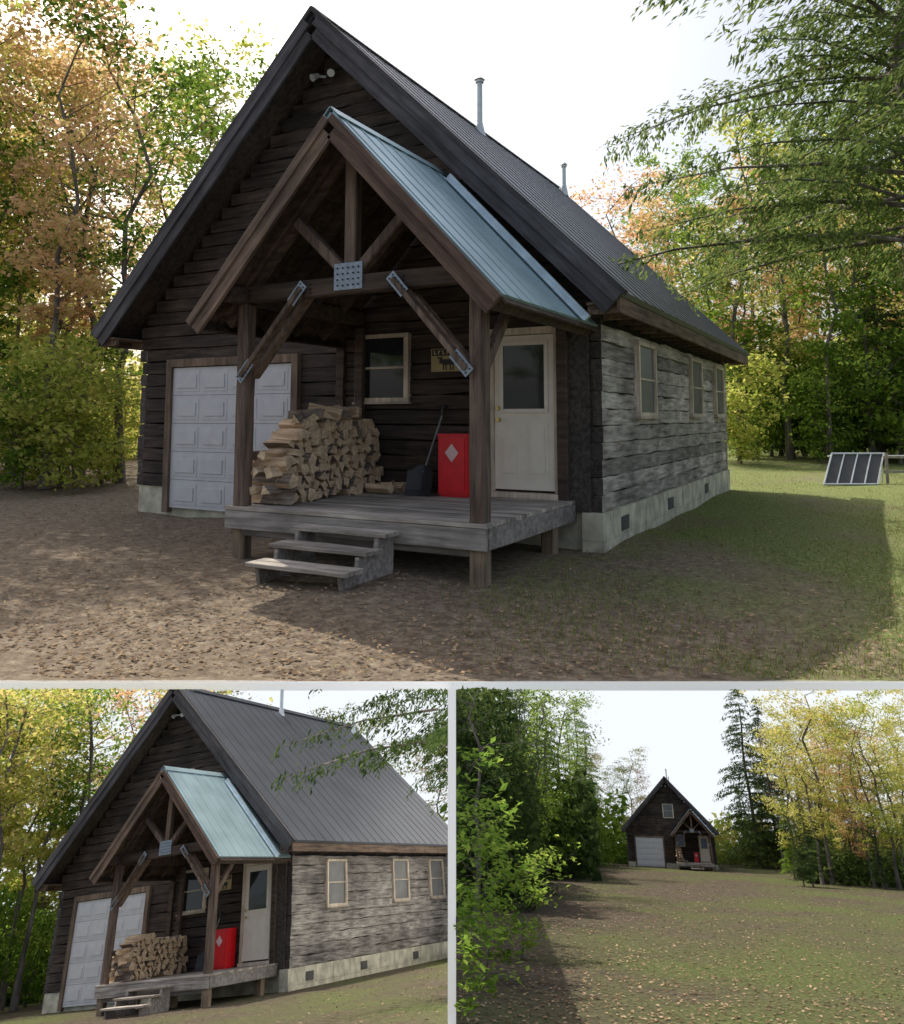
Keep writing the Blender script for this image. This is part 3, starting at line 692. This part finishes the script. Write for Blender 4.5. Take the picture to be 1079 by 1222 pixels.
scatter(main,(-.75,.7),(4.95,24),24000,.022,L_litter,"leaf_litter","brown fallen leaves scattered over the dirt",mask=lambda P,l,d:inhouse(P)&(rng.uniform(size=len(P))<np.clip(.75-l*.5,.2,1)))
scatter(main,(-.2,.75),(4.95,26),60000,.045,L_grass,"grass","patchy short green grass beside the cabin",True,mask=lambda P,l,d:inhouse(P)&(np.sin(P[:,0]*1.7)+np.cos(P[:,1]*1.3+P[:,0])+rng.normal(0,.8,len(P))+l*4-1.3>0))
random.seed(7)
def scat_trees(st,n,r0,r1,d0,d1,kinds,mats,s0,s1,avoid=None,keep=1.0):
    for i in range(n):
        r=r0+(r1-r0)*(i+random.uniform(.1,.9))/n; d=random.uniform(d0,d1)
        tree(st,r,d,random.choice(kinds),random.choice(mats),random.uniform(s0,s1),keep=keep)
D=['dec0','dec1','dec2','dec3']
scat_trees(main,11,-.76,-.42,19,24,D,[L_yel,L_org,L_grn,L_yel],.75,.95)
scat_trees(main,13,-.85,-.25,25,34,D,[L_yel,L_grn,L_org,L_org],.85,1.1)
scat_trees(main,18,-.85,-.42,17,26,['bush'],[L_yel,L_grn,L_yel],.6,1.0)
scat_trees(main,4,-.3,.2,34,40,D,[L_org,L_yel],.8,.95)
scat_trees(main,13,.22,.68,33,40,D,[L_yel,L_grn,L_org,L_org],.85,1.1)
scat_trees(main,6,.36,.68,27,32,D,[L_yel,L_grn,L_yel],.95,1.15)
scat_trees(main,9,.25,.72,42,50,D+['con0'],[L_yel,L_org,L_grn],1.0,1.3)
scat_trees(main,18,.36,.70,27,34,['bush'],[L_grn,L_yel,L_grn],.9,1.5)
tree(main,-.66,17.5,'dec3',L_org,.95); tree(main,-.52,17.8,'dec1',L_org,.95)
tree(main,.55,30,'con1',L_dk,.8); tree(main,.62,27,'dec2',L_grn,1.0)
tree(main,.61,11.5,'hem',L_hem,1.0,grp="hemlock beside the cabin")
mass(main,-1.2,-.2,36,50,7,14000,L_grn,.3); mass(main,.15,1.0,50,66,8,14000,L_grn,.36)
mass(main,-.9,-.35,30,38,11,14000,L_yel,.15,pw=1); mass(main,.24,.75,44,54,13,14000,L_yel,.2,pw=1)
for (xx,yy) in ((-14,-16),(-9,-19),(-5,-17),(-19,-12),(-1,-20)): tree(main,0,0,'big',L_grn,random.uniform(.8,1.0),place=(xx,yy,0),grp="trees along the driveway")
# cold frame
P0=main.place(.472,18.5); P0=np.array(P0)
e=thing(empty("cold_frame",P0),"tilted slatted cold frame panel standing on the lawn","garden frame")
a=R; b=nrm(R*.5+F*.62+UP*.62); n_=nrm(np.cross(a,b)); n_=n_ if n_@F<0 else -n_
mb=MB(); W_,H_=1.3,1.15
for a0,a1,b0,b1 in ((0,W_,0,.035),(0,W_,H_-.035,H_),(0,.035,.035,H_-.035),(W_-.035,W_,.035,H_-.035)): mb.obox(P0,a,b,n_,a0,a1,b0,b1,0,.05,0)
for k in range(1,4): mb.obox(P0,a,b,n_,k*W_/4-.015,k*W_/4+.015,.035,H_-.035,.0,.045,0)
mb.obj("panel_frame",[M_pipe],e,P0)
mb=MB(); mb.obox(P0,a,b,n_,.035,W_-.035,.035,H_-.035,.005,.015,0); mb.obj("glass",[M_concd],e,P0)
for a0 in (.05,W_-.05):
    mb=MB(); q=P0+a*a0+b*(H_-.05)-n_*.04; mb.cyl(q,(q[0],q[1],-.1),.02,.02,8)
    mb.obj("leg",[M_pipe],e,P0)
mb=MB(); q=P0+b*(H_-.03)-n_*.05; mb.cyl(q-a*.05,q+a*(W_+1.2),.022,.022,8); mb.obj("support_pipe",[M_pipe],e,P0)
P0=main.place(.555,18.8); e=thing(empty("wood_fence",P0),"low weathered wood rail fence on the lawn","fence")
for k in range(3):
    mb=MB(); mb.beam(P0+R*k*.8+UP*-.1,P0+R*k*.8+UP*.75,.07,.07,0,upv=X); mb.obj("fence_post",[M_deck],e,P0)
for z in (.3,.65):
    mb=MB(); mb.beam(P0+R*-.05+UP*z+F*.05,P0+R*1.7+UP*z+F*.05,.03,.06,0); mb.obj("fence_rail",[M_deck],e,P0)
# ================================================================= DISPLAY STAND
st_=empty("display_stand",C+fw*2+up*-2); st_["label"]="white painted stand with added glow dividing two miniature cabin scenes"; st_["category"]="stand"
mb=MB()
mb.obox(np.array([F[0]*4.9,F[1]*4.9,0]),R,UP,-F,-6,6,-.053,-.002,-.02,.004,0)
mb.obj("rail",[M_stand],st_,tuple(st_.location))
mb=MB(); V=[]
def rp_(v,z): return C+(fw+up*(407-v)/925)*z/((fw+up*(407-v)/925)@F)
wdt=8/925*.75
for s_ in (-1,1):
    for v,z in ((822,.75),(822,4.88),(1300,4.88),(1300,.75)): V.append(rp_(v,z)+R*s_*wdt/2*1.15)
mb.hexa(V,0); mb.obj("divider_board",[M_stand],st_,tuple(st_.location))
# ================================================================= DIORAMAS
M_sky=bpy.data.materials.new("sky_backdrop"); M_sky.use_nodes=True; t=M_sky.node_tree; t.nodes.clear()
o_=t.nodes.new('ShaderNodeOutputMaterial'); em=t.nodes.new('ShaderNodeEmission'); em.inputs[0].default_value=(.9,.95,1,1); em.inputs[1].default_value=1.05; t.links.new(em.outputs[0],o_.inputs[0])
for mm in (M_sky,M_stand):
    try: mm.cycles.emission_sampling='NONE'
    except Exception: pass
def copy_thing(src,M):
    new=src.copy(); col.objects.link(new); new.matrix_world=mat4(M)@src.matrix_world
    out=[new]
    def rec(s,n):
        for ch in list(s.children):
            c=ch.copy(); col.objects.link(c); c.parent=n; c.matrix_parent_inverse=ch.matrix_parent_inverse.copy(); out.append(c); rec(ch,c)
    rec(src,new)
    return out
bpy.context.view_layer.update()
allnew=[]
for si,st in enumerate(DS):
    for s in things_src:
        if si==1 and s.name.startswith(("snow_shovel","wall_sign")): continue
        allnew+=[(st,n) for n in copy_thing(s,st.M)]
    if si==0:
        for l in logs[:119]: allnew+=[(st,n) for n in copy_thing(l,st.M)]
    else:
        bm=bmesh.new()
        for l in logs:
            me=l.data.copy(); me.transform(l.matrix_world); bm.from_mesh(me); bpy.data.meshes.remove(me)
        me=bpy.data.meshes.new("firewood_pile"); bm.to_mesh(me); bm.free()
        for m in (M_wend,M_wsplit,M_bark): me.materials.append(m)
        o=bpy.data.objects.new("firewood_pile",me); o.matrix_world=mat4(st.M); col.objects.link(o); o["kind"]="stuff"; o["label"]="small stack of split firewood on the porch"; o["category"]="firewood"
    dn=st.h/((1225-(1064 if si==0 else 1005))/925/1.25)*.8
    dl=52 if si==0 else 125
    kk=.7 if si==0 else .3
    g=sheet(st,dn*.8,dl,60 if si==0 else 110,"ground",groundmat("ground_%s"%st.name,st.R,st.F,st.foot,kk,1),"leaf-strewn dirt yard in front of the cabin",0)
    allnew.append((st,g))
    Vs=[];Fs=[];N=24
    for i in range(N+1):
        th=(-.75+1.5*i/N); q=st.foot+(st.F*math.cos(th)+st.R*math.sin(th))*(dl-2)
        Vs+=[(q[0],q[1],-3),(q[0],q[1],dl*.6)]
    for i in range(N): Fs.append((2*i,2*i+1,2*i+3,2*i+2))
    me=bpy.data.meshes.new("sky"); me.from_pydata([tuple(map(float,v)) for v in Vs],[],Fs); me.materials.append(M_sky)
    o=bpy.data.objects.new("sky",me); o.matrix_world=mat4(st.M); col.objects.link(o); o["kind"]="structure"; o["label"]="bright pale sky backdrop"; allnew.append((st,o))
bpy.context.view_layer.update()
for st,o in allnew:
    if o.type=='MESH': clip_obj(o,st)
A=DS[0];B=DS[1]
scat_trees(A,9,-.30,-.13,32,36,D,[L_yel,L_grn,L_yel],.8,1.0)
scat_trees(A,8,-.28,.0,38,44,D,[L_yel,L_org,L_yel],.85,1.05)
scat_trees(A,5,.0,.25,44,47,D,[L_org,L_yel],.7,.85)
scat_trees(A,14,-.32,-.15,34,42,['bush'],[L_grn,L_yel],.7,1.0)
tree(A,-.24,31,'dec3',L_yel,.95); tree(A,-.215,32,'dec1',L_yel,1.0)
tree(A,.33,17,'hem',L_dk,.9)
mass(A,-.4,.3,45,49,7,7000,L_grn,.3); mass(A,-.4,-.1,39,44,4.5,8000,L_grn,.16,pw=1,name="undergrowth")
scat_trees(B,16,-.27,-.085,62,98,['con0','con1','dec0','dec2'],[L_dk,L_grn,L_dk],.9,1.2,keep=.7)
scat_trees(B,9,-.29,-.14,36,58,['con1','dec1','dec2','dec0'],[L_dk,L_grn],.8,1.0,keep=.8)
scat_trees(B,7,-.11,-.03,100,118,D,[L_yel,L_org,L_grn],.7,.9,keep=.7)
tree(B,.078,104,'con1',L_hem,1.35); tree(B,.098,108,'con1',L_hem,1.15); tree(B,.066,110,'con0',L_grn,.55)
scat_trees(B,17,.105,.28,72,95,['big','dec0','dec2','dec0'],[L_yel,L_org,L_yel],.85,1.1)
scat_trees(B,12,.09,.27,95,118,['dec0','dec1','con0','con1'],[L_yel,L_org,L_dk],.9,1.1,keep=.7)
scat_trees(B,16,.10,.28,68,90,['con0','con1','con0'],[L_dk,L_grn,L_dk],.3,.5,keep=.7)
scat_trees(B,6,.03,.1,108,118,['bush','dec0'],[L_grn,L_yel],.6,.8,keep=.8)
tree(B,-.245,17,'decu',L_grn,.62); tree(B,-.21,23,'decu',L_grn,.75); tree(B,-.17,27,'decu',L_grn,.55); tree(B,-.25,30,'decu',L_grn,1.1)
mass(B,-.32,-.15,40,62,11,16000,L_dk,.26,pw=1); mass(B,-.32,-.085,64,96,11,16000,L_dk,.36,pw=1); mass(B,-.3,-.05,98,118,9,6000,L_grn,.45)
mass(B,.03,.3,112,121,5,6000,L_yel,.4); mass(B,.12,.3,96,108,7,9000,L_dk,.4); mass(B,.12,.3,76,96,3.5,9000,L_dk,.28,name="undergrowth")
scatter(A,(-.3,.3),(A.h*3,30),5000,.03,L_litter,"leaf_litter","brown fallen leaves on the dirt yard")
scatter(B,(-.3,.3),(B.h*3,90),20000,.05,L_litter,"leaf_litter","brown fallen leaves along the driveway")
